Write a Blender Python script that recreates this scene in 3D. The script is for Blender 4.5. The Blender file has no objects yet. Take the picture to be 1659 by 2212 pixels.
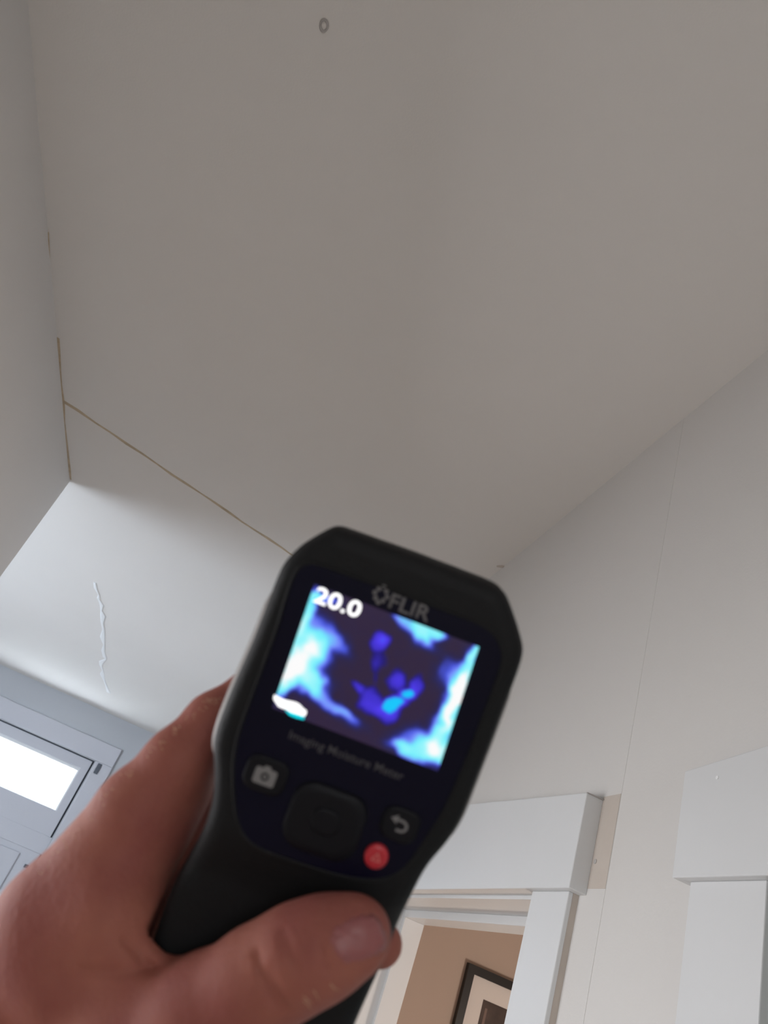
import bpy, bmesh, math, random
import numpy as np
from mathutils import Vector, Matrix

# ------------------------------------------------------------------ camera, sky, lights, exposure
S = bpy.context.scene
COL = S.collection
FPX, CX, CY = 1603.47, 829.5, 1106.0
EYE = np.array([0.0, 0.0, 1.65])
CR = np.array([[0.8886140335, -0.3164434460, 0.3320069953],      # camera right / up / forward in the room
               [-0.4467599614, -0.4333937080, 0.7826719816],
               [0.1037816761, 0.8438207389, 0.5264939927]])
cam_d = bpy.data.cameras.new('camera')
cam = bpy.data.objects.new('camera', cam_d); COL.objects.link(cam)
cam.matrix_world = Matrix([[CR[0][k], CR[1][k], -CR[2][k], EYE[k]] for k in range(3)] + [[0, 0, 0, 1]])
cam_d.sensor_fit = 'HORIZONTAL'; cam_d.sensor_width = 36.0
cam_d.lens = FPX / 1659.0 * 36.0
cam_d.clip_start = 0.01
cam_d.dof.use_dof = True
cam_d.dof.focus_distance = 1.1
cam_d.dof.aperture_fstop = cam_d.lens / 2.0        # a 2 mm wide phone lens opening
S.camera = cam

S.view_settings.view_transform = 'Standard'
S.view_settings.look = 'None'
S.view_settings.gamma = 1.0
S.view_settings.use_curve_mapping = False
S.view_settings.exposure = -0.06

world = bpy.data.worlds.new('overcast_sky'); S.world = world
world.use_nodes = True
world.node_tree.nodes['Background'].inputs['Color'].default_value = (0.86, 0.93, 1.0, 1)
world.node_tree.nodes['Background'].inputs['Strength'].default_value = 2.2

def area_light(name, loc, target, sx, sy, power, color, spread=180):
    d = bpy.data.lights.new(name, 'AREA'); d.shape = 'RECTANGLE'; d.size = sx; d.size_y = sy
    d.energy = power; d.color = color; d.spread = math.radians(spread)
    o = bpy.data.objects.new(name, d); COL.objects.link(o)
    o.location = loc
    o.rotation_euler = (Vector(target) - Vector(loc)).to_track_quat('-Z', 'Y').to_euler()
    return o

# daylight: side room window (left, behind the partition), door glass (far end), low hall window (left), added fill from behind
area_light('side_room_daylight', (-3.48, 3.1, 1.6), (0, 3.3, 1.9), 2.3, 1.7, 135, (0.68, 0.82, 1.0))
area_light('door_glass_daylight', (-1.1, 6.60, 2.18), (-1.1, 3.0, 2.25), 0.9, 0.3, 80, (0.80, 0.90, 1.0))
area_light('hall_window_daylight', (-0.93, 0.95, 1.30), (0.3, 0.6, 0.55), 1.0, 1.1, 20, (0.97, 0.97, 1.0))
area_light('rear_fill_light', (-0.1, -2.56, 1.35), (-0.1, 0, 1.35), 1.1, 1.5, 8, (1.0, 0.96, 0.91))  # fill from behind the camera, set in an unseen, added window
ld = bpy.data.lights.new('study_lamp_light', 'POINT'); ld.energy = 24; ld.color = (1.0, 0.87, 0.76); ld.shadow_soft_size = 0.12
lo = bpy.data.objects.new('study_lamp_light', ld); COL.objects.link(lo); lo.location = (1.5, 1.35, 1.35)

# ------------------------------------------------------------------ helpers
def ray(px, py):
    return CR.T @ np.array([(px - CX) / FPX, -(py - CY) / FPX, 1.0])
def on(px, py, axis, val):
    """room point seen at a pixel of the photograph on the plane axis = val"""
    d = ray(px, py)
    return EYE + d * ((val - EYE[axis]) / d[axis])
def srgb(r, g, b):
    return tuple(((c / 255) / 12.92 if c / 255 <= 0.04045 else ((c / 255 + 0.055) / 1.055) ** 2.4) for c in (r, g, b))

def mat(name, color, rough=0.6, spec=0.5, bump=0.0, bscale=200.0, var=0.0, vscale=3.0, metal=0.0, sss=0.0, emit=None, estr=0.0, col2=None):
    m = bpy.data.materials.new(name); m.use_nodes = True
    nt = m.node_tree; b = nt.nodes['Principled BSDF']
    b.inputs['Base Color'].default_value = (*color, 1)
    b.inputs['Roughness'].default_value = rough
    b.inputs['Specular IOR Level'].default_value = spec
    b.inputs['Metallic'].default_value = metal
    tc = nt.nodes.new('ShaderNodeTexCoord')
    if sss:
        b.inputs['Subsurface Weight'].default_value = sss
        b.inputs['Subsurface Radius'].default_value = (1.0, 0.35, 0.2)
        b.inputs['Subsurface Scale'].default_value = 0.004
    if var:
        n = nt.nodes.new('ShaderNodeTexNoise'); n.inputs['Scale'].default_value = vscale; n.inputs['Detail'].default_value = 5
        r = nt.nodes.new('ShaderNodeValToRGB')
        c2 = col2 or tuple(c * (1 - var) for c in color)
        r.color_ramp.elements[0].position = 0.35; r.color_ramp.elements[1].position = 0.68
        r.color_ramp.elements[0].color = (*c2, 1); r.color_ramp.elements[1].color = (*color, 1)
        nt.links.new(tc.outputs['Object'], n.inputs['Vector']); nt.links.new(n.outputs['Fac'], r.inputs['Fac'])
        nt.links.new(r.outputs['Color'], b.inputs['Base Color'])
    if bump:
        n = nt.nodes.new('ShaderNodeTexNoise'); n.inputs['Scale'].default_value = bscale; n.inputs['Detail'].default_value = 3
        bp = nt.nodes.new('ShaderNodeBump'); bp.inputs['Strength'].default_value = bump; bp.inputs['Distance'].default_value = 0.001
        nt.links.new(tc.outputs['Object'], n.inputs['Vector']); nt.links.new(n.outputs['Fac'], bp.inputs['Height'])
        nt.links.new(bp.outputs['Normal'], b.inputs['Normal'])
    if emit:
        b.inputs['Emission Color'].default_value = (*emit, 1); b.inputs['Emission Strength'].default_value = estr
    return m

M = {}
M['ceiling'] = mat('ceiling_paint', (0.76, 0.725, 0.69), 0.85, 0.2, 0.25, 260, 0.03, 1.2)
M['wall'] = mat('wall_paint', (0.68, 0.655, 0.63), 0.8, 0.25, 0.25, 240, 0.03, 1.5)
M['wall_far'] = mat('shaded_wall_paint', (0.46, 0.47, 0.49), 0.8, 0.25, 0.2, 240, 0.03, 1.5)  # wall paint greyed down to carry the shade on the door wall
M['trim'] = mat('white_trim_paint', (0.68, 0.68, 0.68), 0.38, 0.5, 0.12, 90, 0.02, 6)
M['bare'] = mat('beige_strip', (0.58, 0.51, 0.45), 0.7, 0.3, 0.2, 120, 0.10, 14)
M['door'] = mat('door_paint', (0.50, 0.50, 0.535), 0.45, 0.5, 0.06, 80)
M['gap'] = mat('door_gap_seal', (0.10, 0.11, 0.13), 0.7, 0.3)
M['caulk'] = mat('yellowed_caulk', (0.58, 0.46, 0.32), 0.7, 0.3, 0.3, 150, 0.25, 30)
M['filler'] = mat('white_filler', (0.85, 0.85, 0.85), 0.8, 0.2, 0.4, 200)
M['grime'] = mat('grey_hole_rim', (0.44, 0.41, 0.39), 0.8, 0.2)
M['tan'] = mat('tan_wall_paint', (0.50, 0.40, 0.34), 0.8, 0.25, 0.2, 200, 0.04, 2)
M['green'] = mat('grey_green_paint', (0.26, 0.30, 0.29), 0.5, 0.4)
M['floor'] = mat('brown_wood_floor', (0.44, 0.34, 0.25), 0.4, 0.5, 0.1, 60, 0.35, 5)
M['frame'] = mat('black_frame', (0.012, 0.012, 0.013), 0.4, 0.5)
M['mat'] = mat('white_mat_board', (0.72, 0.68, 0.66), 0.8, 0.2, 0.1, 300)
M['print'] = mat('dark_print', (0.10, 0.07, 0.06), 0.5, 0.3, 0, 1, 0.7, 9)
M['rubber'] = mat('charcoal_rubber', (0.012, 0.012, 0.013), 0.6, 0.2, 0.3, 900)
M['bumper'] = mat('sheen_grey_bumper', (0.27, 0.24, 0.225), 0.5, 0.5, 0.15, 900)  # charcoal rubber lightened to grey, its sheen put into the colour
M['panel'] = mat('black_gloss_panel', (0.005, 0.005, 0.017), 0.3, 0.18)  # blue in the base stands in for the screen's bloom
M['key'] = mat('black_keypad', (0.008, 0.008, 0.011), 0.5, 0.2)
M['ink'] = mat('grey_ink', (0.18, 0.17, 0.175), 0.6, 0.3)
M['ink_dim'] = mat('faint_grey_ink', (0.085, 0.08, 0.09), 0.6, 0.3)
M['icon'] = mat('pale_grey_ink', (0.24, 0.23, 0.23), 0.6, 0.3)
M['red'] = mat('red_key', (0.62, 0.035, 0.05), 0.35, 0.5, 0, 1)
M['redlight'] = mat('pale_red_ink', (0.75, 0.22, 0.20), 0.5, 0.4)
M['white_lit'] = mat('lit_white', (0.8, 0.8, 0.8), 0.5, 0.3, emit=(1, 1, 1), estr=1.3)
M['cyan_lit'] = mat('lit_cyan', (0, 0.3, 0.4), 0.5, 0.3, emit=srgb(0, 225, 240), estr=1.0)
M['skin'] = mat('skin', (0.40, 0.143, 0.102), 0.64, 0.25, 0.4, 420, 0.16, 42, sss=0.2, col2=(0.325, 0.10, 0.08))
M['nail'] = mat('thumb_nail', (0.37, 0.12, 0.115), 0.42, 0.5, sss=0.2)
M['hair'] = mat('blond_hair', (0.75, 0.50, 0.33), 0.5, 0.4)
glass = bpy.data.materials.new('window_glass'); glass.use_nodes = True
gb = glass.node_tree.nodes['Principled BSDF']; gb.inputs['Transmission Weight'].default_value = 1.0
gb.inputs['Roughness'].default_value = 0.0; gb.inputs['IOR'].default_value = 1.02; gb.inputs['Base Color'].default_value = (0.97, 0.99, 1, 1)
M['glass'] = glass

def link(name, me, m, parent=None, kind=None, bevel=0.0, smooth=False):
    o = bpy.data.objects.new(name, me); COL.objects.link(o)
    if m is not None: me.materials.append(m)
    if smooth:
        for p in me.polygons: p.use_smooth = True
    if parent is not None: o.parent = parent
    if kind: o['kind'] = kind
    if bevel:
        b = o.modifiers.new('edge', 'BEVEL'); b.width = bevel; b.segments = 2; b.limit_method = 'ANGLE'
    return o
def mesh_of(verts, faces, name='m', fix=True):
    me = bpy.data.meshes.new(name)
    me.from_pydata([tuple(map(float, v)) for v in verts], [], faces)
    if fix:
        bm = bmesh.new(); bm.from_mesh(me); bmesh.ops.recalc_face_normals(bm, faces=bm.faces); bm.to_mesh(me); bm.free()
    me.update()
    return me
def boxes(name, lst, m, parent=None, kind=None, bevel=0.0):
    vs, fs = [], []
    for (x0, x1, y0, y1, z0, z1) in lst:
        n = len(vs)
        vs += [(x, y, z) for z in (z0, z1) for y in (y0, y1) for x in (x0, x1)]
        fs += [tuple(n + i for i in f) for f in ((0, 2, 3, 1), (4, 5, 7, 6), (0, 1, 5, 4), (2, 6, 7, 3), (0, 4, 6, 2), (1, 3, 7, 5))]
    return link(name, mesh_of(vs, fs, name), m, parent, kind, bevel)
def prism(name, pts, ext, m, parent=None, kind=None, bevel=0.0, smooth=False):
    """closed outline pts (3-D) pushed along the vector ext"""
    n = len(pts); ext = np.array(ext)
    vs = [np.array(p) for p in pts] + [np.array(p) + ext for p in pts]
    fs = [tuple(range(n)), tuple(range(2 * n - 1, n - 1, -1))] + [(i, (i + 1) % n, n + (i + 1) % n, n + i) for i in range(n)]
    return link(name, mesh_of(vs, fs, name), m, parent, kind, bevel, smooth)
def empty(name, loc=(0, 0, 0), kind=None, label=None, cat=None):
    o = bpy.data.objects.new(name, None); COL.objects.link(o); o.location = loc; o.empty_display_size = 0.05
    if kind: o['kind'] = kind
    if label: o['label'] = label
    if cat: o['category'] = cat
    return o
def ribbon(name, pts, widths, nrm, thick, m, parent):
    """raised strip along a polyline on a plane with normal nrm"""
    pts = [np.array(p, float) for p in pts]; nrm = np.array(nrm, float); vs, fs = [], []
    for i, p in enumerate(pts):
        t = pts[min(i + 1, len(pts) - 1)] - pts[max(i - 1, 0)]
        sd = np.cross(t, nrm); sd /= np.linalg.norm(sd)
        w = widths[i] if hasattr(widths, '__len__') else widths
        vs += [p - sd * w / 2, p + sd * w / 2, p + sd * w / 2 * .6 + nrm * thick, p - sd * w / 2 * .6 + nrm * thick]
    for i in range(len(pts) - 1):
        a, b = 4 * i, 4 * i + 4
        fs += [(a + k, a + (k + 1) % 4, b + (k + 1) % 4, b + k) for k in range(4)]
    fs += [(0, 1, 2, 3), tuple(len(vs) - 4 + k for k in (3, 2, 1, 0))]
    return link(name, mesh_of(vs, fs, name), m, parent)

# ------------------------------------------------------------------ the room
H = EYE[2] + 1.15                 # ceiling height
W, WF = 0.616, 0.586              # right wall face, front of the header boards
WC = 0.5975                       # front of the casings
LX = -0.80                        # left wall face
LEND = 2.641                      # where the left wall stops at the entry
DY = 6.489                        # far wall with the door
HX = 0.748                        # far face of the right wall
BY = -2.5
struct = 'structure'
floor = boxes('floor', [(-3.7, 3.1, BY - .12, DY + .12, -0.1, 0.0)], M['floor'], None, struct)
ceiling = boxes('ceiling', [(-3.7, HX, BY - .12, DY + .12, H, H + .1)], M['ceiling'], None, struct)

# right wall
zdoor = on(1082, 1931.6, 0, W)[2]         # underside of the far header
y_cn = on(1151, 1920, 0, WC)[1]           # inner edge of the near casing board of the far doorway
y_fj = on(905, 2016, 0, HX)[1]            # far jamb
y_n1 = on(1656, 1899, 0, WC)[1]; y_n0 = y_n1 - 0.74   # near doorway
zn = on(1484, 1903, 0, WC)[2]
SEAM = 0.5 * (on(1427, 1239, 0, W)[1] + on(1337, 1716, 0, W)[1])
y_jn = y_cn + .012
wall_r = boxes('wall_right', [
    (W, HX, y_fj + .02, DY + .12, 0, H), (W, HX, y_jn - .02, y_fj + .02, zdoor, H), (W - .0005, HX, SEAM, y_jn - .02, 0, H),
    (W, HX, y_n1, SEAM, 0, H), (W, HX, y_n0, y_n1, zn + .02, H), (W, HX, BY - .12, y_n0, 0, H)],
    M['wall'], None, struct)
# left wall ends at an outer corner; the entry opens beyond it
boxes('wall_left', [(LX - .12, LX, BY - .12, .45, 0, H), (LX - .12, LX, 1.55, LEND, 0, H), (LX - .12, LX, .45, 1.55, 0, .75), (LX - .12, LX, .45, 1.55, 1.95, H)], M['wall'], None, struct)
boxes('wall_side_room_near', [(-3.52, LX - .12, 1.72, 1.84, 0, H)], M['wall'], None, struct)
boxes('wall_side_room', [(-3.52, -3.4, 1.84, 2.0, 0, H), (-3.52, -3.4, 4.2, DY, 0, H), (-3.52, -3.4, 2.0, 4.2, 0, .8), (-3.52, -3.4, 2.0, 4.2, 2.4, H)], M['wall'], None, struct)
# far wall and its door
ds = on(205, 1644, 1, DY); co = on(262, 1624, 1, DY); gt = on(171, 1660, 1, DY); gbm = on(123, 1752, 1, DY)
z_slab = ds[2]; z_cas = co[2] + .012; x_slab = ds[0]; x_cas = co[0]
x_slab0 = x_slab - 0.92; x_cas0 = x_slab0 - (x_cas - x_slab)
g_x1, g_x0 = 0.5 * (gt[0] + gbm[0]), x_slab0 + .08
g_z1, g_z0 = gt[2] + .006, gbm[2]
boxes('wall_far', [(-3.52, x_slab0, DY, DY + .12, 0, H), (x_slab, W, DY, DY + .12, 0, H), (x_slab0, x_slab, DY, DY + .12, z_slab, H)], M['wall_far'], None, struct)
d1 = empty('door_1', (x_slab0, DY, 0), struct)
def rel(lst, o): return [(a - o.location.x, b - o.location.x, c - o.location.y, d - o.location.y, e - o.location.z, f - o.location.z) for a, b, c, d, e, f in lst]
fy = DY + .012
boxes('slab', rel([(x_slab0 + .006, x_slab - .015, fy, fy + .045, 0.01, g_z0), (x_slab0 + .006, x_slab - .015, fy, fy + .045, g_z1, z_slab - .010),
                   (x_slab0 + .006, g_x0, fy, fy + .045, g_z0, g_z1), (g_x1, x_slab - .015, fy, fy + .045, g_z0, g_z1)], d1), M['door'], d1)
gf = boxes('glazing_bead', rel([(g_x0, g_x1, fy + .012, fy + .03, g_z1 - .022, g_z1), (g_x1 - .012, g_x1, fy + .012, fy + .03, g_z0, g_z1 - .022), (g_x0, g_x1, fy + .02, fy + .03, g_z0, g_z0 + .004)], d1), M['trim'], d1)
boxes('glass_pane', rel([(g_x0, g_x1, fy + .031, fy + .035, g_z0, g_z1)], d1), M['glass'], d1)
boxes('door_seal', rel([(x_slab0, x_slab, fy + .03, fy + .044, z_slab - .012, z_slab), (x_slab - .017, x_slab, fy + .03, fy + .044, 0, z_slab - .012)], d1), M['gap'], d1)
# raised planks / panel edges below the glass
z1, z2 = on(60, 1785, 1, DY)[2], on(22, 1831, 1, DY)[2]
x1, x2 = on(117, 1808, 1, DY)[0], on(45, 1840, 1, DY)[0]
boxes('panel', rel([(x_slab0 + .07, x1 + .01, fy - .006, fy + .001, z2 + .035, z1 - .006)], d1), M['door'], d1, bevel=.004)
boxes('panel', rel([(x_slab0 + .12, x2, fy - .012, fy + .001, z2 - .9, z2 - .004)], d1), M['door'], d1, bevel=.008)
pm = on(58, 1872, 1, fy)
boxes('door_knob_plate', rel([(pm[0] - .02, pm[0] + .012, fy - .012, fy + .001, pm[2] - .012, pm[2] + .012)], d1), M['gap'], d1, bevel=.003)
hg = on(212, 1652, 1, DY)
boxes('hinge', rel([(hg[0] - .002, hg[0] + .03, DY - .028, DY - .019, hg[2] - .07, hg[2] + .01)], d1), M['gap'], d1, bevel=.002)
t1 = empty('trim_1', (x_cas, DY, 0), struct)
boxes('head_casing', rel([(x_cas0, x_cas, DY - .02, DY, z_slab + .004, z_cas)], t1), M['door'], t1, bevel=.004)
boxes('side_casing', rel([(x_slab + .012, x_cas, DY - .02, DY, 0, z_slab + .004)], t1), M['door'], t1, bevel=.004)
boxes('side_casing', rel([(x_cas0, x_slab0 - .012, DY - .02, DY, 0, z_slab + .004)], t1), M['door'], t1, bevel=.004)

# entry window and an added rear window for the fill
def window(name, axis, val, a0, a1, z0, z1):
    w = empty(name, (val, a0, z0) if axis == 0 else (a0, val, z0), struct)
    def bx(a, b, c, d, t0, t1):
        q = (t0, t1, a, b, c, d) if axis == 0 else (a, b, t0, t1, c, d)
        return rel([q], w)
    lst = bx(a0, a1, z0, z0 + .05, val - .03, val + .03) + bx(a0, a1, z1 - .05, z1, val - .03, val + .03) + bx(a0, a0 + .05, z0 + .05, z1 - .05, val - .03, val + .03) + bx(a1 - .05, a1, z0 + .05, z1 - .05, val - .03, val + .03) + bx(a0 + .05, a1 - .05, (z0 + z1) / 2 - .02, (z0 + z1) / 2 + .02, val - .02, val + .02)
    boxes('sash', lst, M['trim'], w)
    return w
window('window_1', 0, -3.44, 2.0, 4.2, .8, 2.4)
window('window_3', 0, LX - .06, .45, 1.55, .75, 1.95)
boxes('wall_rear', [(LX, -.65, BY - .12, BY, 0, H), (.45, W, BY - .12, BY, 0, H), (-.65, .45, BY - .12, BY, 0, .6), (-.65, .45, BY - .12, BY, 2.1, H)], M['wall'], None, struct)
window('added_rear_window', 1, BY - .06, -.65, .45, .6, 2.1)  # unseen opening added for the rear fill light

# far doorway: header board, casings, stepped jamb
t2 = empty('trim_2', (W, y_cn, 0), struct)
def wallpt(px, py, X=WF): p = on(px, py, 0, X); return p
def board(name, quad, X0, X1, m, parent, bevel=.0015):
    pts = []
    for q in quad:
        p = on(*q, 0, X0) if len(q) == 2 else np.array([X0, q[1], q[2]])
        pts.append(np.array([X0, p[1], p[2]]) - np.array(parent.location))
    return prism(name, pts, (X1 - X0, 0, 0), m, parent, None, bevel)
htr, hbr = on(1265, 1712, 0, WF), on(1233, 1908, 0, WF)
yh = 0.5 * (htr[1] + hbr[1]); htl = on(1025, 1736, 0, WF)
sl = (htl[2] - htr[2]) / (htl[1] - htr[1])
board('header_board', [(0, yh, htr[2]), (0, yh, zdoor - .002), (0, y_fj + .14, zdoor - .002), (0, y_fj + .14, htr[2] + sl * (y_fj + .14 - yh))], WF, W, M['trim'], t2)
yc0 = on(1203, 2060, 0, WC)[1]
boxes('side_casing', rel([(WC, WC + .008, yc0, y_cn, 0, zdoor - .002)], t2), M['trim'], t2, bevel=.0015)
boxes('casing_backing', rel([(WC + .008, W, yc0 + .001, y_cn, 0, zdoor - .002)], t2), M['bare'], t2)
boxes('side_casing', rel([(WC, W, y_fj + .012, y_fj + .12, 0, zdoor - .002)], t2), M['trim'], t2, bevel=.0015)
zs1 = on(1082, 1941.7, 0, W)[2]; XS = W + .081; zs2 = on(1082, 1997, 0, XS)[2]
boxes('head_jamb', rel([(W + .0005, HX + .004, y_jn - .02, y_fj + .02, zs1, zdoor - .0005)], t2), M['trim'], t2)
boxes('head_stop', rel([(XS, HX + .003, y_jn, y_fj, zs2, zs1)], t2), M['trim'], t2, bevel=.0012)
boxes('side_jamb', rel([(W + .0005, HX + .004, y_fj, y_fj + .0195, 0, zs1)], t2), M['trim'], t2)
boxes('side_stop', rel([(XS, HX + .003, y_fj - .014, y_fj, 0, zs2)], t2), M['trim'], t2, bevel=.0012)
boxes('side_jamb', rel([(W + .0005, HX + .004, y_jn - .0195, y_jn, 0, zs1)], t2), M['trim'], t2)
# beige patch of wall beside the header end
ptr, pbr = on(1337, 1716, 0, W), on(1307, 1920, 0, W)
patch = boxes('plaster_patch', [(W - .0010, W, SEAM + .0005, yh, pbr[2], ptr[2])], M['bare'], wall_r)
nh = on(1286, 1861, 0, W - .0010)
def disc(name, c, nrm, r, th, m, parent, seg=20):
    nrm = np.array(nrm, float); a = np.cross(nrm, [0.3, 0.5, 0.8]); a /= np.linalg.norm(a); b = np.cross(nrm, a)
    pts = [np.array(c) + r * (math.cos(t) * a + math.sin(t) * b) for t in np.linspace(0, 2 * math.pi, seg, endpoint=False)]
    return prism(name, pts, nrm * th, m, parent)
disc('nail_hole', nh, (-1, 0, 0), .0035, .0008, M['grime'], wall_r)
# chipped paint along the top of the header end
rng = random.Random(4)
pts = [np.array([x, yh - .001, htr[2] - .001]) for x in np.linspace(WF, W, 7)]
ribbon('paint_chip', pts, [.003 + .004 * rng.random() for _ in pts], (0, 0, 1), .001, M['grime'], wall_r)

# near doorway: header with a raked top, casing, dim painted door set back
t3 = empty('trim_3', (W, y_n1, 0), struct)
ntl, nbl, ntr = on(1477, 1666, 0, WF), on(1453, 1896, 0, WF), on(1659, 1609, 0, WF)
ye = 0.5 * (ntl[1] + nbl[1]); slp = (ntr[2] - ntl[2]) / (ntr[1] - ntl[1]); ynear = y_n0 - .14
board('header_board', [(0, ye, ntl[2]), (0, ye, nbl[2]), (0, ynear, nbl[2]), (0, ynear, ntl[2] + slp * (ynear - ye))], WF, W - .002, M['trim'], t3)
yo = 0.5 * (on(1486, 1903, 0, WC)[1] + on(1463, 2212, 0, WC)[1])
boxes('side_casing', rel([(WC, W - .002, y_n1, yo, 0, nbl[2])], t3), M['trim'], t3, bevel=.0015)
boxes('side_casing', rel([(WC, W - .002, y_n0 - .11, y_n0, 0, nbl[2])], t3), M['trim'], t3, bevel=.0015)
d2 = empty('door_2', (W + .04, y_n0, 0), struct)
boxes('slab', rel([(W + .035, W + .075, y_n0, y_n1, 0.008, nbl[2])], d2), M['green'], d2)
for zz in ((.15, .8), (.95, nbl[2] - .12)):
    boxes('panel', rel([(W + .030, W + .035, y_n0 + .12, y_n1 - .12, zz[0], zz[1])], d2), M['green'], d2, bevel=.003)
nk = on(1550, 1680, 0, WF)
disc('nail_head', nk - np.array([W, y_n1, 0]), (-1, 0, 0), .0022, .001, M['filler'], t3)

# study beyond the far doorway
PY = 2.5
boxes('wall_study_far', [(HX, 3.0, PY, PY + .1, 0, H)], M['tan'], None, struct)
boxes('wall_study_near', [(HX, 3.0, .55, .65, 0, H)], M['tan'], None, struct)
boxes('wall_study_right', [(2.9, 3.0, .65, PY, 0, H)], M['tan'], None, struct)
boxes('ceiling_study', [(HX, 3.0, .55, PY + .1, H, H + .1)], M['ceiling'], None, struct)

# picture on the study wall
f0, f1 = on(1015, 2080, 1, PY - .022), on(1026, 2100, 1, PY - .022)
fz1, fx0 = f0[2], f0[0]; bw = .024; fw, fh = .36, .46
pf = empty('picture_frame', (fx0 + fw / 2, PY, fz1 - fh), None, 'black framed picture with wide white mat on the tan wall beyond the doorway', 'picture')
boxes('frame', rel([(fx0, fx0 + fw, PY - .022, PY - .001, fz1 - bw, fz1), (fx0, fx0 + fw, PY - .022, PY - .001, fz1 - fh, fz1 - fh + bw),
                    (fx0, fx0 + bw, PY - .022, PY - .001, fz1 - fh + bw, fz1 - bw), (fx0 + fw - bw, fx0 + fw, PY - .022, PY - .001, fz1 - fh + bw, fz1 - bw)], pf), M['frame'], pf)
boxes('mat_board', rel([(fx0 + bw, fx0 + fw - bw, PY - .012, PY - .002, fz1 - fh + bw, fz1 - bw)], pf), M['mat'], pf)
mw = .052
boxes('print', rel([(fx0 + bw + mw, fx0 + fw - bw - mw, PY - .0125, PY - .0115, fz1 - fh + bw + mw, fz1 - bw - mw)], pf), M['print'], pf)
px0 = fx0 + bw + mw
boxes('print_detail', rel([(px0 + .012, px0 + .02, PY - .0128, PY - .0122, fz1 - fh + bw + mw + .03, fz1 - bw - mw - .02)], pf), mat('print_brown', (0.17, 0.11, 0.09), 0.5), pf)

# marks on the ceiling
DN = (0, 0, -1)
def cpt(px, py): return on(px, py, 2, H - .0002)
def wob(a, b, n, amp, seed):
    r = random.Random(seed); a, b = np.array(a), np.array(b)
    return [a + (b - a) * i / (n - 1) + np.array([r.uniform(-amp, amp), r.uniform(-amp, amp), 0]) for i in range(n)]
p = wob(cpt(135, 865), cpt(610, 1185), 16, .004, 2); p += wob(cpt(625, 1195), cpt(900, 1360), 8, .004, 3)
ribbon('ceiling_crack', p, [.010 + .008 * (1 if i in (0, 1) else .5 + .5 * math.sin(i * 1.9)) for i in range(len(p))], DN, .0005, M['caulk'], ceiling)
p = [on(x, y, 2, H - .001) + np.array([.003, 0, 0]) for x, y in ((122, 728), (125, 760), (128, 800), (130, 830), (134, 868), (137, 910), (143, 960), (149, 1015), (151, 1035))]
ribbon('corner_caulk', p, [.012, .010, .006, .007, .013, .006, .007, .009, .006], DN, .0006, M['caulk'], ceiling)
p = [on(x, y, 2, H - .001) + np.array([.003, 0, 0]) for x, y in ((102, 500), (104, 560), (106, 600))]
ribbon('corner_caulk', p, [.002, .004, .002], DN, .001, M['caulk'], ceiling)
ck = [(205, 1258), (207, 1272), (214, 1285), (213, 1294), (220, 1306), (219, 1318), (223, 1330), (221, 1345), (224, 1362), (222, 1378), (225, 1394), (223, 1406), (227, 1421), (229, 1424), (219, 1430), (218, 1437), (222, 1448), (221, 1458), (226, 1472), (230, 1482), (235, 1496)]
p = [cpt(*q) for q in ck]
ribbon('plaster_crack', p, [.010 + .026 * (0.5 + 0.5 * math.sin(i * 2.3)) * (1 if 3 < i else .4) for i in range(len(p))], DN, .0025, M['filler'], ceiling)
c = cpt(700, 55)
def ring(name, c, r, t, m, parent):
    me = bpy.data.meshes.new(name); vs, fs = [], []; n, k = 20, 8
    for i in range(n):
        a = 2 * math.pi * i / n
        for j in range(k):
            b = 2 * math.pi * j / k; q = r + t * math.cos(b)
            vs.append((c[0] + q * math.cos(a) * .7, c[1] + q * math.sin(a), c[2] - .4 * t * (1 + math.sin(b))))
            fs.append((i * k + j, ((i + 1) % n) * k + j, ((i + 1) % n) * k + (j + 1) % k, i * k + (j + 1) % k))
    return link(name, mesh_of(vs, fs, name), m, parent, smooth=True)
ring('hole_rim', c, .0085, .0022, M['grime'], ceiling)
c = on(1090, 1226, 2, H - .001)
p = [c + np.array(v) for v in ((-.02, .012, 0), (-.008, .0, 0), (.002, -.004, 0), (.012, -.012, 0))]
ribbon('paint_flake', p, [.004, .012, .012, .003], DN, .003, M['bare'], ceiling)

# ------------------------------------------------------------------ the moisture meter
D0 = 0.235
TH = math.radians(20.5)
ct, st = math.cos(TH), math.sin(TH)
def campt(px, py, d): return np.array([(px - CX) * d / FPX, -(py - CY) * d / FPX, d])     # right, up, forward
OC = campt(815, 1500, D0)
AX = np.array([[ct, -st, 0], [st, ct, 0], [0, 0, -1]])     # device x, y, z in camera coordinates
def loc(px, py, d=D0): return AX @ (campt(px, py, d) - OC)
def cam2world(c): return EYE + c @ CR
dev = empty('moisture_meter', (0, 0, 0), None, 'black handheld imaging moisture meter with lit blue screen, gripped in the hand', 'meter')
Rw = (AX @ CR)
ow = cam2world(OC)
dev.matrix_world = Matrix([[Rw[0][k], Rw[1][k], Rw[2][k], ow[k]] for k in range(3)] + [[0, 0, 0, 1]])
MM = D0 / FPX                       # one photograph pixel on the meter's face, in metres

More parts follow.
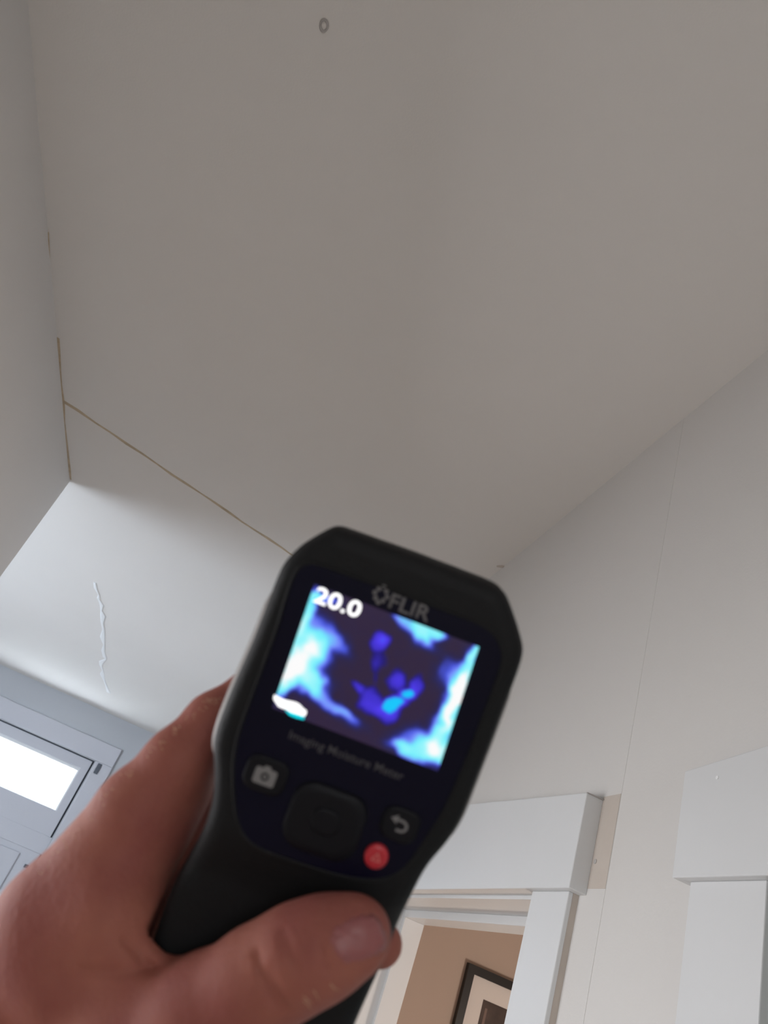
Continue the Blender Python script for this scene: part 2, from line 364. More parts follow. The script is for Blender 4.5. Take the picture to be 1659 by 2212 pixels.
OUT = [(726, 1124), (905, 1187), (1081, 1254), (1098, 1274), (1120, 1335), (1137, 1395), (1128, 1432), (1065, 1600), (1003, 1760), (975, 1806), (928, 1860), (900, 1912), (880, 1965), (862, 2020), (846, 2068), (812, 2140), (782, 2208), (740, 2310), (690, 2440), (645, 2550), (600, 2590), (480, 2575), (330, 2520), (225, 2470), (205, 2430), (218, 2350), (258, 2210), (295, 2100), (332, 1990), (356, 1920), (388, 1866), (425, 1800), (445, 1755), (457, 1717), (461, 1650), (457, 1590), (470, 1545), (500, 1470), (540, 1380), (575, 1290), (600, 1225), (612, 1203), (645, 1170), (690, 1143)]
def resample(pts, n, closed=True, smooth=1):
    p = np.array(pts, float)
    if closed: p = np.vstack([p, p[:1]])
    s = np.r_[0, np.cumsum(np.linalg.norm(np.diff(p, axis=0), axis=1))]
    t = np.linspace(0, s[-1], n, endpoint=not closed)
    q = np.stack([np.interp(t, s, p[:, k]) for k in range(p.shape[1])], 1)
    for _ in range(smooth):
        q = .25 * np.roll(q, 1, 0) + .5 * q + .25 * np.roll(q, -1, 0)
    return q
def inset(q, d):
    t = np.roll(q, -1, 0) - np.roll(q, 1, 0); t /= np.linalg.norm(t, axis=1)[:, None]
    area = np.sum(q[:, 0] * np.roll(q[:, 1], -1) - np.roll(q[:, 0], -1) * q[:, 1])
    n = np.stack([-t[:, 1], t[:, 0]], 1) * (1 if area > 0 else -1)
    r = q + n * d
    for _ in range(3): r = .25 * np.roll(r, 1, 0) + .5 * r + .25 * np.roll(r, -1, 0)
    return r
out2 = resample([loc(x, y, D0 + .009)[:2] for x, y in OUT], 300, True, 0)
yb = loc(720, 1890)[1]
def drop(y):   # the grip's face lies a little lower than the head's
    t = np.clip((yb + .004 - y) / .022, 0, 1); return -.0065 * t * t * (3 - 2 * t)
def ringloft(name, rings, m, parent, cap0=True, cap1=True, bevel=0):
    n = len(rings[0]); vs = np.vstack(rings); fs = []
    for r in range(len(rings) - 1):
        for i in range(n):
            j = (i + 1) % n; fs.append((r * n + i, r * n + j, (r + 1) * n + j, (r + 1) * n + i))
    if cap0: fs.append(tuple(range(n - 1, -1, -1)))
    if cap1: fs.append(tuple((len(rings) - 1) * n + i for i in range(n)))
    o = link(name, mesh_of(vs, fs, name), m, parent)
    for p in o.data.polygons: p.use_smooth = len(p.vertices) == 4
    return o
def lift(q, z): return np.c_[q, z + drop(q[:, 1])]
def add_cap(o, q, z, ysplit):
    """face of the housing: one flat face over the head, rows between the two sides of the outline on the lower grip"""
    me = o.data; bm = bmesh.new(); bm.from_mesh(me); a, b = q, np.roll(q, -1, 0)
    def span(y):
        m_ = (a[:, 1] <= y) != (b[:, 1] <= y)
        xs = a[m_, 0] + (y - a[m_, 1]) / (b[m_, 1] - a[m_, 1]) * (b[m_, 0] - a[m_, 0])
        return xs.min(), xs.max()
    top = q[q[:, 1] > ysplit]; d_ = np.linalg.norm(np.diff(top, axis=0), axis=1); k = int(d_.argmax())
    if d_[k] > .004: top = np.vstack([top[k + 1:], top[:k + 1]])
    x0, x1 = span(ysplit)
    ends = [(x0, ysplit), (x1, ysplit)]
    if np.linalg.norm(top[-1] - ends[0]) > np.linalg.norm(top[-1] - ends[1]): ends.reverse()
    bm.faces.new([bm.verts.new((x, y, z)) for x, y in list(map(tuple, top)) + ends])
    nc = 7; rows = []
    for y in np.linspace(ysplit, q[:, 1].min() + 1e-4, 70):
        x0, x1 = span(y)
        rows.append([bm.verts.new((x, y, z + drop(np.array([y]))[0])) for x in np.linspace(x0, x1, nc)])
    for r0, r1 in zip(rows[:-1], rows[1:]):
        for k in range(nc - 1):
            bm.faces.new((r0[k], r0[k + 1], r1[k + 1], r1[k])).smooth = True
    bmesh.ops.recalc_face_normals(bm, faces=bm.faces[:]); bm.to_mesh(me); bm.free()
body = ringloft('body', [np.c_[inset(out2, .007), np.full(len(out2), -.036)], np.c_[inset(out2, .003), np.full(len(out2), -.033)], np.c_[inset(out2, .0015), np.full(len(out2), -.024)], lift(inset(out2, .0012), -.012), lift(inset(out2, .0016), -.004), lift(inset(out2, .003), -.0012), lift(inset(out2, .0052), 0), lift(inset(out2, .0075), .0003)], M['rubber'], dev, True, False)
add_cap(body, inset(out2, .0075), .0003, yb + .006)
# side bumper: a bevelled band that runs around the head and fades out at the grip
ins = [inset(out2, d) for d in (0.0, 0.0, .0005, .0022, .0034)]
zz = (-.016, -.010, -.0065, -.0030, -.0030)
mid = loc(760, 1500)[0]
for sgn in (-1, 1):
    sel = (out2[:, 1] > loc(460, 1735)[1]) & (out2[:, 1] < loc(603, 1212)[1]) & ((out2[:, 0] - mid) * sgn > 0)
    idx = np.where(sel)[0]; k0 = np.where(np.diff(idx) > 1)[0]
    if len(k0): idx = np.r_[idx[k0[0] + 1:], idx[:k0[0] + 1]]
    vs, fs = [], []
    for a, i in enumerate(idx):
        fade = min(1, (min(a, len(idx) - 1 - a) + .2) / 8)
        for q, z in zip(ins, zz):
            p = q[i] * fade + ins[-1][i] * (1 - fade)
            vs.append((p[0], p[1], z))
        vs.append((ins[-1][i][0], ins[-1][i][1], -.016))
    n6 = 6
    for a in range(len(idx) - 1):
        for k in range(n6):
            fs.append((a * n6 + k, a * n6 + (k + 1) % n6, (a + 1) * n6 + (k + 1) % n6, (a + 1) * n6 + k))
    fs += [tuple(range(n6)), tuple((len(idx) - 1) * n6 + k for k in range(n6 - 1, -1, -1))]
    bump_o = link('side_bumper', mesh_of(vs, fs), M['bumper'], dev)
    for p in bump_o.data.polygons: p.use_smooth = len(p.vertices) == 4
    bump_o['label'] = 'rubber edge along one side of the head, sheen put into its grey'
# glossy front panel
PAN = [(655, 1208), (860, 1282), (1058, 1356), (1088, 1400), (1085, 1430), (1010, 1630), (960, 1745), (925, 1800), (880, 1868), (850, 1893), (815, 1899), (765, 1895), (710, 1882), (620, 1852), (545, 1825), (520, 1795), (508, 1740), (505, 1650), (515, 1590), (555, 1480), (600, 1360), (632, 1250)]
pan2 = resample([loc(x, y)[:2] for x, y in PAN], 160, True, 2)
def flat(name, q, z0, z1, m, parent, edge=.0003):
    return ringloft(name, [np.c_[q, np.full(len(q), z0)], np.c_[q, np.full(len(q), z1 - edge)], np.c_[inset(q, edge) if len(q) > 30 else q, np.full(len(q), z1)]], m, parent)
flat('front_panel', pan2, -.002, .0009, M['panel'], dev, .0005)
rim = inset(pan2, -.0008)
ringloft('panel_rim', [np.c_[rim, np.full(len(rim), -.001)], np.c_[rim, np.full(len(rim), .0008)], np.c_[inset(rim, .0005), np.full(len(rim), .0012)], np.c_[inset(rim, .001), np.full(len(rim), .0008)]], M['rubber'], dev, False, False)
ZP = .0009

# screen: thermal picture as colours that the display gives off
SC = [loc(680, 1261), loc(1034, 1396), loc(945, 1663), loc(589, 1527)]
NS, NT = 150, 112
s, t = np.meshgrid(np.linspace(0, 1, NS), np.linspace(0, 1, NT))
rs = np.random.RandomState(5)
def vnoise(cell):
    g = rs.rand(NT // cell + 3, NS // cell + 3)
    yy, xx = np.mgrid[0:NT, 0:NS] / float(cell)
    yi, xi = yy.astype(int), xx.astype(int); fy_, fx_ = yy - yi, xx - xi
    fy_, fx_ = fy_ * fy_ * (3 - 2 * fy_), fx_ * fx_ * (3 - 2 * fx_)
    return (g[yi, xi] * (1 - fx_) + g[yi, xi + 1] * fx_) * (1 - fy_) + (g[yi + 1, xi] * (1 - fx_) + g[yi + 1, xi + 1] * fx_) * fy_ - .5
X = 375 + 1200 * s - 310 * t; Y = 65 + 470 * s + 905 * t      # close-up coordinates the blobs were measured in
X = X + 46 * vnoise(12) + 26 * vnoise(6); Y = Y + 46 * vnoise(12) + 26 * vnoise(6)
def g(cx, cy, a, b, ang=0, h=1.0):
    c_, s_ = math.cos(math.radians(ang)), math.sin(math.radians(ang))
    u = ((X - cx) * c_ + (Y - cy) * s_) / a; v = (-(X - cx) * s_ + (Y - cy) * c_) / b
    return h * np.exp(-(u * u + v * v) ** 1.35)
hot = np.zeros_like(X)
for a in [(300, 300, 60, 250, 20, .74), (400, 480, 110, 170, -25, .72), (300, 640, 140, 190, 25, .62), (240, 640, 120, 150, 20, .55), (150, 800, 60, 130, 20, .75), (390, 800, 110, 90, 10, .66), (560, 480, 60, 150, -30, .40), (540, 980, 200, 50, 38, .52), (440, 160, 120, 50, 20, .5),
          (1150, 400, 110, 80, 40, .80), (1010, 320, 70, 50, 40, .50), (1270, 440, 60, 40, 30, .55), (1170, 500, 110, 50, 35, .3), (1550, 570, 40, 90, 20, .60), (1440, 850, 90, 280, 25, .75), (1420, 880, 55, 240, 24, .55), (1310, 1060, 70, 150, 20, .40), (1160, 1270, 200, 110, 15, .74), (980, 1250, 90, 50, 15, .40), (1300, 1250, 110, 170, 20, .55), (1330, 720, 90, 120, 30, .3)]:
    hot = np.maximum(hot, 0) + g(*a) * (1 - .35 * np.clip(hot, 0, 1))
hot = hot * 1.22 + .05 * vnoise(4)
cool = np.zeros_like(X)
for a in [(855, 490, 70, 75, 20, .75), (830, 630, 80, 110, 10, .42), (970, 770, 80, 100, 20, .62), (1110, 820, 60, 100, 20, .62), (700, 810, 90, 40, 35, .5), (770, 910, 90, 110, 30, .55), (870, 1010, 150, 70, 15, .6), (930, 960, 110, 66, -8, 1.15), (1040, 885, 74, 58, -10, 1.0), (800, 760, 40, 70, 0, .3)]:
    cool = np.maximum(cool, g(*a)) + .25 * np.minimum(cool, g(*a))
cool += .10 * vnoise(5) * (cool > .1)
def ramp(v, stops):
    v = np.clip(v, stops[0][0], stops[-1][0])
    return np.stack([np.interp(v, [a for a, _ in stops], [c[k] for _, c in stops]) for k in range(3)], -1)
c_hot = ramp(hot, [(0, (42, 28, 58)), (.10, (34, 28, 72)), (.25, (34, 36, 110)), (.42, (70, 85, 220)), (.56, (118, 140, 255)), (.70, (112, 205, 255)), (.84, (118, 242, 255)), (1.04, (160, 250, 255)), (1.24, (255, 255, 255))])
c_cool = ramp(cool, [(0, (0, 0, 0)), (.15, (4, 2, 18)), (.35, (26, 14, 120)), (.50, (58, 42, 200)), (.76, (80, 58, 245)), (.86, (20, 150, 240)), (.97, (0, 200, 255))])
c8 = np.where((cool > .3)[..., None], np.maximum(c_cool, c_hot * .5 * np.clip(1 - cool, 0, 1)[..., None]), np.maximum(c_hot, c_cool))
lin = np.where(c8 / 255 <= .04045, c8 / 255 / 12.92, ((c8 / 255 + .055) / 1.055) ** 2.4)
vs = [(SC[0] * (1 - a) * (1 - b) + SC[1] * a * (1 - b) + SC[2] * a * b + SC[3] * (1 - a) * b)[:2] for b in np.linspace(0, 1, NT) for a in np.linspace(0, 1, NS)]
vs = [(x, y, ZP + .0003) for x, y in vs]
fs = [(j * NS + i, (j + 1) * NS + i, (j + 1) * NS + i + 1, j * NS + i + 1) for j in range(NT - 1) for i in range(NS - 1)]
me = mesh_of(vs, fs, 'screen', False)
ca = me.color_attributes.new('thermal', 'FLOAT_COLOR', 'POINT')
ca.data.foreach_set('color', np.c_[lin.reshape(-1, 3), np.ones(NS * NT)].astype(np.float32).ravel())
ms = bpy.data.materials.new('thermal_display'); ms.use_nodes = True
b = ms.node_tree.nodes['Principled BSDF']; b.inputs['Base Color'].default_value = (.005, .005, .008, 1); b.inputs['Roughness'].default_value = .3
at = ms.node_tree.nodes.new('ShaderNodeAttribute'); at.attribute_name = 'thermal'
ms.node_tree.links.new(at.outputs['Color'], b.inputs['Emission Color']); b.inputs['Emission Strength'].default_value = 1.0
screen = link('screen', me, ms, dev)
screen['label'] = 'lit blue thermal screen'

def text(name, body, px, py, size, z, m, parent, width=None, bold=0.0, ext=.00008):
    """lettering centred at a point of the meter's face, size = cap height in photograph pixels"""
    cu = bpy.data.curves.new(name, 'FONT'); cu.body = body; cu.size = 1.0; cu.align_x = 'CENTER'; cu.align_y = 'CENTER'
    cu.offset = bold; cu.extrude = .0; cu.resolution_u = 4
    tmp = bpy.data.objects.new('tmp', cu); COL.objects.link(tmp)
    dg = bpy.context.evaluated_depsgraph_get(); dg.update()
    me = bpy.data.meshes.new_from_object(tmp.evaluated_get(dg))
    COL.objects.unlink(tmp); bpy.data.objects.remove(tmp)
    v = np.empty(len(me.vertices) * 3, np.float32); me.vertices.foreach_get('co', v); v = v.reshape(-1, 3)
    lo_, hi_ = v.min(0), v.max(0)
    k = size * MM / (hi_[1] - lo_[1]); kx = width * MM / (hi_[0] - lo_[0]) if width else k
    v[:, 0] = (v[:, 0] - (lo_[0] + hi_[0]) / 2) * kx; v[:, 1] = (v[:, 1] - (lo_[1] + hi_[1]) / 2) * k; v[:, 2] = 0
    me.vertices.foreach_set('co', v.ravel()); me.update()
    bm = bmesh.new(); bm.from_mesh(me)
    r = bmesh.ops.extrude_face_region(bm, geom=bm.faces[:])
    bmesh.ops.translate(bm, verts=[e for e in r['geom'] if isinstance(e, bmesh.types.BMVert)], vec=(0, 0, ext))
    bm.to_mesh(me); bm.free()
    me.materials.clear()
    o = link(name, me, m, parent)
    l = loc(px, py); o.location = (l[0], l[1], z)
    return o
ZS = ZP + .0004
text('reading', '20.0', 731, 1300, 36, ZS, M['white_lit'], screen, width=104, bold=.015)
ic = [(592, 1507), (594, 1498), (604, 1504), (615, 1509), (622, 1511), (632, 1513), (640, 1515), (649, 1520), (655, 1527), (663, 1533), (662, 1541), (658, 1545), (646, 1541), (630, 1536), (618, 1529), (610, 1527), (602, 1523)]
q = np.array([loc(x, y)[:2] for x, y in ic])
prism('status_icon', [(a, b_, ZS) for a, b_ in q], (0, 0, .00008), M['white_lit'], screen)
q = np.array([loc(x, y)[:2] for x, y in ((616, 1530), (632, 1538), (659, 1547), (657, 1552), (640, 1548), (626, 1542))])
prism('level_bar', [(a, b_, ZS) for a, b_ in q], (0, 0, .00008), M['cyan_lit'], screen)

# lettering and marks on the panel
text('brand_lettering', 'FLIR', 886, 1312, 33, ZP, M['ink'], dev, width=92, bold=.02)
lg = loc(823, 1284)
vs, fs = [], []
for k in range(8):
    a = math.pi / 4 * k; r = 14 * MM if k % 2 == 0 else 12 * MM; rr = 5.2 * MM
    n = len(vs); cxk, cyk = lg[0] + r * math.cos(a), lg[1] + r * math.sin(a) * 1.25
    ring_ = [(cxk + rr * math.cos(u), cyk + rr * math.sin(u)) for u in np.linspace(0, 2 * math.pi, 10, endpoint=False)]
    vs += [(x, y, ZP) for x, y in ring_] + [(x, y, ZP + .00008) for x, y in ring_]
    fs += [tuple(n + 10 + i for i in range(10))] + [(n + i, n + (i + 1) % 10, n + 10 + (i + 1) % 10, n + 10 + i) for i in range(10)]
link('brand_emblem', mesh_of(vs, fs), M['ink'], dev)
text('caption_lettering', 'Imaging Moisture Meter', 748, 1633, 25, ZP, M['ink_dim'], dev, width=262, bold=.01)

# keys
def rrect(cx_, cy_, w_, h_, r_, n=8):
    p = []
    for (sx, sy, a0) in ((1, 1, 0), (-1, 1, 90), (-1, -1, 180), (1, -1, 270)):
        for k in range(n + 1):
            a = math.radians(a0 + 90 * k / n); p.append((cx_ + sx * (w_ / 2 - r_) + r_ * math.cos(a), cy_ + sy * (h_ / 2 - r_) + r_ * math.sin(a)))
    return np.array(p)
l = loc(703, 1770)
pad = ringloft('navigation_pad', [np.c_[rrect(l[0], l[1], w_ * MM, h_ * MM, r_ * MM), np.full(36, z_)] for w_, h_, r_, z_ in ((168, 150, 46, ZP - .0003), (166, 148, 46, ZP + .0010), (156, 138, 44, ZP + .0018), (120, 104, 38, ZP + .0015))], M['key'], dev)
lc = loc(705, 1768)
ringloft('centre_key', [np.c_[rrect(lc[0], lc[1], w_ * MM, h_ * MM, r_ * MM), np.full(36, z_)] for w_, h_, r_, z_ in ((66, 56, 24, ZP + .0014), (64, 54, 24, ZP + .0021), (56, 46, 20, ZP + .0023))], M['key'], pad)
def key(name, px, py, w_, h_, r_):
    l = loc(px, py)
    return ringloft(name, [np.c_[rrect(l[0], l[1], a * MM, b_ * MM, r_ * MM), np.full(36, z_)] for a, b_, z_ in ((w_, h_, ZP - .0003), (w_ - 2, h_ - 2, ZP + .0008), (w_ - 10, h_ - 10, ZP + .0012))], M['key'], dev)
kc = key('camera_key', 576, 1671, 96, 78, 26)
lk = loc(575, 1671); zk = ZP + .00121
def flatpoly(name, pts, z, m, parent, th=.0001):
    return prism(name, [(x, y, z) for x, y in pts], (0, 0, th), m, parent)
bmv, bmf = [], []
def addring(outer, inner, z, th=.0001):
    n = len(outer); b0 = len(bmv)
    for q in (outer, inner):
        for x, y in q: bmv.append((x, y, z + th))
    for i in range(n): bmf.append((b0 + i, b0 + (i + 1) % n, b0 + n + (i + 1) % n, b0 + n + i))
addring(rrect(lk[0], lk[1] - 2 * MM, 48 * MM, 36 * MM, 6 * MM), np.array([(lk[0] + 9 * MM * math.cos(a), lk[1] - 2 * MM + 9 * MM * math.sin(a)) for a in np.r_[np.linspace(0, math.pi / 2, 9), np.linspace(math.pi / 2, math.pi, 9), np.linspace(math.pi, 1.5 * math.pi, 9), np.linspace(1.5 * math.pi, 2 * math.pi, 9)]]), zk)
n0 = len(bmv)
for x, y in ((-9, 15), (9, 15), (6, 22), (-6, 22)): bmv.append((lk[0] + x * MM, lk[1] + y * MM, zk + .0001))
bmf.append((n0, n0 + 1, n0 + 2, n0 + 3))
n0 = len(bmv)
for a in np.linspace(0, 2 * math.pi, 14, endpoint=False): bmv.append((lk[0] + 4.5 * MM * math.cos(a), lk[1] - 2 * MM + 4.5 * MM * math.sin(a), zk + .0001))
bmf.append(tuple(range(n0, n0 + 14)))
link('camera_icon', mesh_of(bmv, bmf, 'camera_icon', False), M['icon'], kc)
kr = key('return_key', 864, 1778, 84, 74, 26)
# return arrow: arrow head at the left, hooking round to the right and back
l = loc(864, 1777)
arc = [(-14, 10), (2, 10), (9, 8), (14, 3), (15, -3), (12, -9), (6, -12), (-6, -12)]
pts = [np.array([l[0] + x * MM, l[1] + y * MM, zk]) for x, y in arc]
ra = ribbon('return_icon', pts, 6.0 * MM, (0, 0, 1), .0001, M['icon'], kr)
flatpoly('arrow_head', [(l[0] + x * MM, l[1] + y * MM) for x, y in ((-24, 10), (-9, 20), (-9, 0))], zk, M['icon'], kr)
l = loc(813, 1845)
th_ = np.linspace(0, 2 * math.pi, 36, endpoint=False)
rb = ringloft('red_key', [np.c_[l[0] + r_ * MM * np.cos(th_), l[1] + r_ * 1.06 * MM * np.sin(th_), np.full(36, z_)] for r_, z_ in ((26, ZP - .0003), (26, ZP + .0008), (23, ZP + .0014), (16, ZP + .0016))], M['red'], dev)
rb['label'] = 'red round key'
lt = loc(813, 1846)
outer = [(lt[0] + r_ * MM * math.cos(a), lt[1] + r_ * MM * math.sin(a)) for a, r_ in ((math.pi / 2, 13), (math.pi * 7 / 6, 13), (math.pi * 11 / 6, 13))]
inner = [(lt[0] + r_ * MM * math.cos(a), lt[1] + r_ * MM * math.sin(a)) for a, r_ in ((math.pi / 2, 8), (math.pi * 7 / 6, 8), (math.pi * 11 / 6, 8))]
bmv, bmf = [], []; addring(outer, inner, ZP + .0016)
link('warning_icon', mesh_of(bmv, bmf, 'warning_icon', False), M['redlight'], rb)

# ------------------------------------------------------------------ the hand
VX = 0.00125
lo3 = np.array([-.185, -.30, .195]); hi3 = np.array([.03, -.045, .325])
gx, gy, gz = [np.arange(lo3[k], hi3[k], VX, dtype=np.float32) for k in range(3)]
GX, GY, GZ = np.meshgrid(gx, gy, gz, indexing='ij')
def cone(a, b):
    """rounded cone between two joints (px, py, depth, radius in mm)"""
    pa, pb = campt(*a[:3]), campt(*b[:3]); ra_, rb_ = a[3] / 1000, b[3] / 1000
    ba = pb - pa; L2 = ba @ ba
    h = np.clip(((GX - pa[0]) * ba[0] + (GY - pa[1]) * ba[1] + (GZ - pa[2]) * ba[2]) / L2, 0, 1)
    d = np.sqrt((GX - pa[0] - h * ba[0]) ** 2 + (GY - pa[1] - h * ba[1]) ** 2 + (GZ - pa[2] - h * ba[2]) ** 2)
    return d - (ra_ + (rb_ - ra_) * h)
def smin(a, b, k):
    h = np.clip(.5 + .5 * (b - a) / k, 0, 1); return b + (a - b) * h - k * h * (1 - h)
def chain(js, k=.004):
    r = None
    for a, b in zip(js[:-1], js[1:]):
        c_ = cone(a, b); r = c_ if r is None else smin(r, c_, k)
    return r
index = chain([(120, 1985, .262, 18.5), (300, 1752, .264, 15.0), (383, 1648, .268, 12.0), (462, 1559, .276, 10.3), (556, 1490, .286, 9.3), (690, 1475, .292, 8.3)])
middle = chain([(60, 2090, .275, 17), (330, 1960, .300, 10.5), (600, 1995, .296, 9.4), (760, 2030, .288, 8.8), (822, 2040, .283, 8.3)])
middle = smin(middle, cone((290, 1970, .285, 13), (445, 1722, .290, 10.5)), .01)
ring_f = chain([(0, 2210, .28, 17), (290, 2090, .303, 10.0), (560, 2110, .298, 9.0), (735, 2150, .286, 8.2)])
pinky = chain([(-50, 2330, .28, 16), (240, 2215, .300, 8.8), (480, 2235, .296, 8.0), (620, 2260, .286, 7.2)])
thumb = chain([(60, 2420, .250, 24), (300, 2285, .237, 21), (440, 2195, .2285, 16.6), (560, 2118, .2245, 14.6), (645, 2068, .2225, 14.0), (712, 2040, .2228, 12.6), (766, 2019, .2232, 11.0)], .006)
palm = smin(cone((120, 2000, .262, 18), (-120, 2440, .275, 24)), cone((-40, 2330, .282, 18), (-150, 2480, .275, 24)), .02)
palm = smin(palm, cone((20, 2160, .265, 21), (60, 2420, .252, 24)), .02)
web = smin(cone((130, 2030, .252, 17), (245, 1975, .2495, 14.0)), cone((170, 2130, .247, 17), (300, 2200, .240, 15)), .012)
web = smin(web, cone((245, 1975, .2495, 13.5), (290, 2085, .243, 12.5)), .010)
web = smin(web, cone((270, 1900, .262, 13.5), (392, 1715, .274, 9.5)), .010)
fore = chain([(-60, 2440, .262, 27), (-380, 2900, .300, 31), (-560, 3150, .335, 34)], .02)
hand = smin(palm, index, .012)
hand = smin(hand, web, .013)
hand = smin(hand, thumb, .0085)
hand = smin(hand, middle, .006); hand = smin(hand, ring_f, .004); hand = smin(hand, pinky, .004)
hand = smin(hand, fore, .02)
# creases: web fold and the wrinkles over the thumb joint
def segd(pts, sig, amp, dmax):
    global hand
    sx = GX / GZ * FPX + CX; sy = -GY / GZ * FPX + CY
    best = np.full(GX.shape, 1e9, np.float32)
    for (a, b) in zip(pts[:-1], pts[1:]):
        bx_, by_ = b[0] - a[0], b[1] - a[1]
        h = np.clip(((sx - a[0]) * bx_ + (sy - a[1]) * by_) / (bx_ * bx_ + by_ * by_), 0, 1)
        best = np.minimum(best, (sx - a[0] - h * bx_) ** 2 + (sy - a[1] - h * by_) ** 2)
    hand = hand + np.where(GZ < dmax, amp * np.exp(-best / (sig * sig)), 0).astype(np.float32)
segd([(268, 2030), (292, 2052), (312, 2078), (328, 2088)], 9, .0017, .275)
segd([(180, 2096), (235, 2102), (290, 2096), (330, 2094)], 11, .0012, .275)
segd([(556, 2058), (562, 2095), (580, 2140), (602, 2180)], 9, .0016, .235)
segd([(582, 2100), (596, 2130), (616, 2168)], 8, .0014, .235)
segd([(690, 2028), (693, 2060), (706, 2098)], 8, .0010, .235)
segd([(610, 2012), (622, 2050), (640, 2090)], 9, .0009, .235)
# the meter presses its own shape into the grip
poly = resample(OUT, 120, True, 1)
pm_ = np.array([loc(x, y, D0 + .009)[:2] for x, y in poly], np.float32)
LXg = (GX - OC[0]) * AX[0][0] + (GY - OC[1]) * AX[0][1]; LYg = (GX - OC[0]) * AX[1][0] + (GY - OC[1]) * AX[1][1]; LZg = -(GZ - OC[2])
near = np.abs(hand) < .02
lx, ly = LXg[near], LYg[near]
dm = np.full(lx.shape, 1e9, np.float32); inside = np.zeros(lx.shape, bool)
for i in range(len(pm_)):
    a, b = pm_[i], pm_[(i + 1) % len(pm_)]
    e = b - a; wx, wy = lx - a[0], ly - a[1]
    h = np.clip((wx * e[0] + wy * e[1]) / (e @ e), 0, 1)
    dm = np.minimum(dm, (wx - e[0] * h) ** 2 + (wy - e[1] * h) ** 2)
    cnd = ((a[1] <= ly) != (b[1] <= ly))
    xi = a[0] + (ly - a[1]) / (e[1] if abs(e[1]) > 1e-9 else 1e-9) * e[0]
    inside ^= cnd & (lx < xi)
d2_ = np.where(inside, -np.sqrt(dm), np.sqrt(dm))
ztop = drop(ly) + .0010
dz = np.maximum(LZg[near] - ztop, -.0365 - LZg[near])
dd = np.maximum(d2_, dz)
hand[near] = np.maximum(hand[near], -(dd - .0008))

def surface_nets(F, org, vx):
    ins_ = F < 0
    nx, ny, nz = F.shape
    c = [ins_[i:nx - 1 + i, j:ny - 1 + j, k:nz - 1 + k] for i in (0, 1) for j in (0, 1) for k in (0, 1)]
    sm = sum(x.astype(np.int8) for x in c)
    act = (sm > 0) & (sm < 8)
    I = np.argwhere(act)
    vid = -np.ones(act.shape, np.int64); vid[act] = np.arange(len(I))
    acc = np.zeros((len(I), 3)); cnt = np.zeros(len(I))
    corners = [(i, j, k) for i in (0, 1) for j in (0, 1) for k in (0, 1)]
    for a in corners:
        for ax_ in range(3):
            if a[ax_] == 0:
                b = list(a); b[ax_] = 1
                fa = F[I[:, 0] + a[0], I[:, 1] + a[1], I[:, 2] + a[2]]; fb = F[I[:, 0] + b[0], I[:, 1] + b[1], I[:, 2] + b[2]]
                m_ = (fa < 0) != (fb < 0)
                tt = np.where(m_, fa / np.where(m_, fa - fb, 1), 0)
                pnt = np.tile(np.array(a, float), (len(I), 1)); pnt[:, ax_] += tt
                acc[m_] += pnt[m_]; cnt[m_] += 1
    V = org + (I + acc / cnt[:, None]) * vx
    quads = []
    for ax_ in range(3):
        o1, o2 = [(1, 2), (2, 0), (0, 1)][ax_]
        sl0 = [slice(1, None)] * 3; sl0[ax_] = slice(0, -1); sl1 = [slice(1, None)] * 3; sl1[ax_] = slice(1, None)
        A, B = ins_[tuple(sl0)], ins_[tuple(sl1)]
        E_ = np.argwhere(A != B)
        e = E_.copy()
        for k in range(3):
            if k != ax_: e[:, k] += 1
        flip = A[tuple(E_.T)]
        def v(d1_, d2__):
            q = e.copy(); q[:, o1] += d1_; q[:, o2] += d2__
            ok = (q < np.array(vid.shape)).all(1) & (q >= 0).all(1)
            r = -np.ones(len(q), np.int64); r[ok] = vid[tuple(q[ok].T)]; return r
        Q = np.stack([v(-1, -1), v(0, -1), v(0, 0), v(-1, 0)], 1)
        Q[~flip] = Q[~flip][:, ::-1]
        quads.append(Q[(Q >= 0).all(1)])
    return V, np.vstack(quads)
hand[0, :, :] = hand[-1, :, :] = hand[:, 0, :] = hand[:, -1, :] = hand[:, :, 0] = hand[:, :, -1] = .001
V, Q = surface_nets(hand, lo3, VX)
# keep the one connected body, relax the net lightly
nb_sum = np.zeros_like(V); nb_n = np.zeros(len(V))
E2 = np.vstack([Q[:, [0, 1]], Q[:, [1, 2]], Q[:, [2, 3]], Q[:, [3, 0]]])
lab = np.arange(len(V))
for _ in range(400):
    old = lab.copy()
    np.minimum.at(lab, E2[:, 0], lab[E2[:, 1]]); np.minimum.at(lab, E2[:, 1], lab[E2[:, 0]])
    lab = lab[lab]
    if (lab == old).all(): break
keep = lab == np.bincount(lab).argmax()
Q = Q[keep[Q].all(1)]; remap = np.cumsum(keep) - 1; V = V[keep]; Q = remap[Q]
E2 = np.vstack([Q[:, [0, 1]], Q[:, [1, 2]], Q[:, [2, 3]], Q[:, [3, 0]]])
deg = np.bincount(E2.ravel(), minlength=len(V))[:, None]
for it in range(6):
    sm = np.zeros_like(V)
    for k in range(3):
        sm[:, k] = np.bincount(E2[:, 0], V[E2[:, 1], k], len(V)) + np.bincount(E2[:, 1], V[E2[:, 0], k], len(V))
    V = V + (.5 if it % 2 == 0 else -.48) * (sm / deg - V)
wv = np.array([0, 0, 0]) + (EYE + V @ CR)
hloc = cam2world(campt(-60, 2440, .262))
me = bpy.data.meshes.new('hand'); me.from_pydata((wv - hloc).tolist(), [], Q.tolist()); me.update()
hand_o = link('hand', me, M['skin'], None, smooth=True)
hand_o.location = hloc
hand_o['label'] = 'bare left hand gripping the black meter, thumb across its handle'
hand_o['category'] = 'hand'

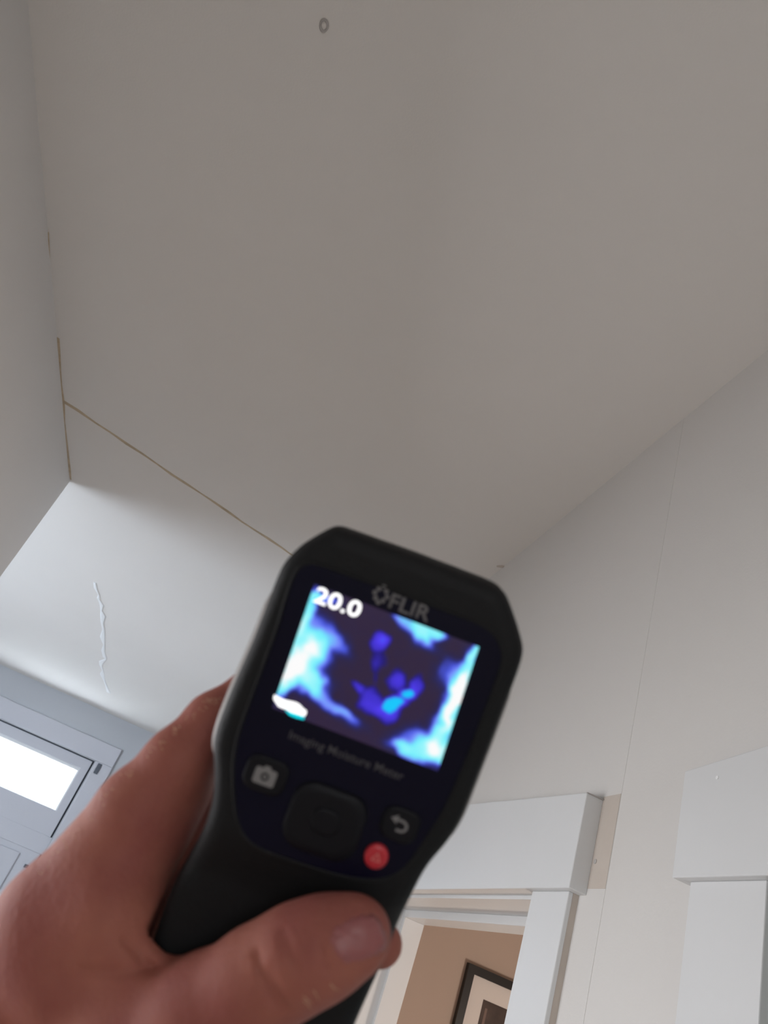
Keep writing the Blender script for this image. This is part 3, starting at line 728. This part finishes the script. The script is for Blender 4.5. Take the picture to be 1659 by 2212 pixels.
# thumb nail: a thin curved plate lying on the thumb's back
def surf_depth(px, py):
    """depth of the hand's nearest skin behind a pixel"""
    q = V[:, :2] / V[:, 2:3]; tx, ty = (px - CX) / FPX, -(py - CY) / FPX
    d = (q[:, 0] - tx) ** 2 + (q[:, 1] - ty) ** 2
    k = np.where(d < (7 / FPX) ** 2)[0]
    return V[k, 2].min() if len(k) else None
an = math.radians(-24); ca_, sa_ = math.cos(an), math.sin(an)
NU, NV = 15, 15; vs, fs = [], []
for iu in range(NU):
    for iv in range(NV):
        u = iu / (NU - 1) * 2 - 1; v_ = iv / (NV - 1) * 2 - 1
        # squircle outline
        k = 1 / max(1e-6, (abs(u) ** 3.2 + abs(v_) ** 3.2) ** (1 / 3.2)) * max(abs(u), abs(v_)) if (u or v_) else 1
        U, Vv = u * k * 62, v_ * k * 50
        px, py = 772 + U * ca_ - Vv * sa_, 2030 + U * sa_ + Vv * ca_
        d = surf_depth(px, py)
        edge = max(abs(u), abs(v_))
        if d is None: d = .2235
        vs.append(cam2world(campt(px, py, d - .00025 * (1 - edge ** 6) + .0006 * edge ** 8)) - hloc)
for iu in range(NU - 1):
    for iv in range(NV - 1):
        a = iu * NV + iv; fs.append((a, a + 1, a + NV + 1, a + NV))
nail_me = mesh_of(vs, fs, 'nail', False)
nail_o = link('thumb_nail', nail_me, M['nail'], hand_o, smooth=True)
sd = nail_o.modifiers.new('s', 'SOLIDIFY'); sd.thickness = .0005; sd.offset = -1
# fine hairs on the back of the index finger and along the thumb
rr = random.Random(11); vs, fs = [], []
def hair_at(px, py, ang, L):
    d = surf_depth(px, py)
    if d is None: return
    a = campt(px, py, d + .0002); dirv = np.array([math.cos(ang), -math.sin(ang), -.2 + .3 * rr.random()])
    prev = None; n = len(vs)
    for k in range(4):
        f = k / 3; p_ = a + dirv * L * f + np.array([.0, -.0008, 0]) * f * f
        w_ = .0001 * (1 - .7 * f)
        for dx, dy in ((-w_, 0), (w_ * .5, w_), (w_ * .5, -w_)):
            vs.append(cam2world(p_ + np.array([dx, dy, 0])) - hloc)
    for k in range(3):
        for j in range(3):
            fs.append((n + k * 3 + j, n + k * 3 + (j + 1) % 3, n + (k + 1) * 3 + (j + 1) % 3, n + (k + 1) * 3 + j))
edgep = [(80, 1885), (150, 1800), (240, 1695), (330, 1612), (420, 1532), (465, 1498)]
for _ in range(80):
    k = rr.randrange(len(edgep) - 1); f = rr.random()
    x = edgep[k][0] * (1 - f) + edgep[k + 1][0] * f + rr.uniform(-4, 12); y = edgep[k][1] * (1 - f) + edgep[k + 1][1] * f + rr.uniform(-4, 12)
    hair_at(x, y, math.radians(rr.uniform(15, 60)), rr.uniform(.003, .006))
for _ in range(6):
    f = rr.random(); hair_at(640 + 70 * f + rr.uniform(-6, 6), 2160 - 38 * f, math.radians(rr.uniform(20, 60)), rr.uniform(.002, .004))
hair = link('hair', mesh_of(vs, fs, 'hair', False), M['hair'], hand_o, kind='stuff')
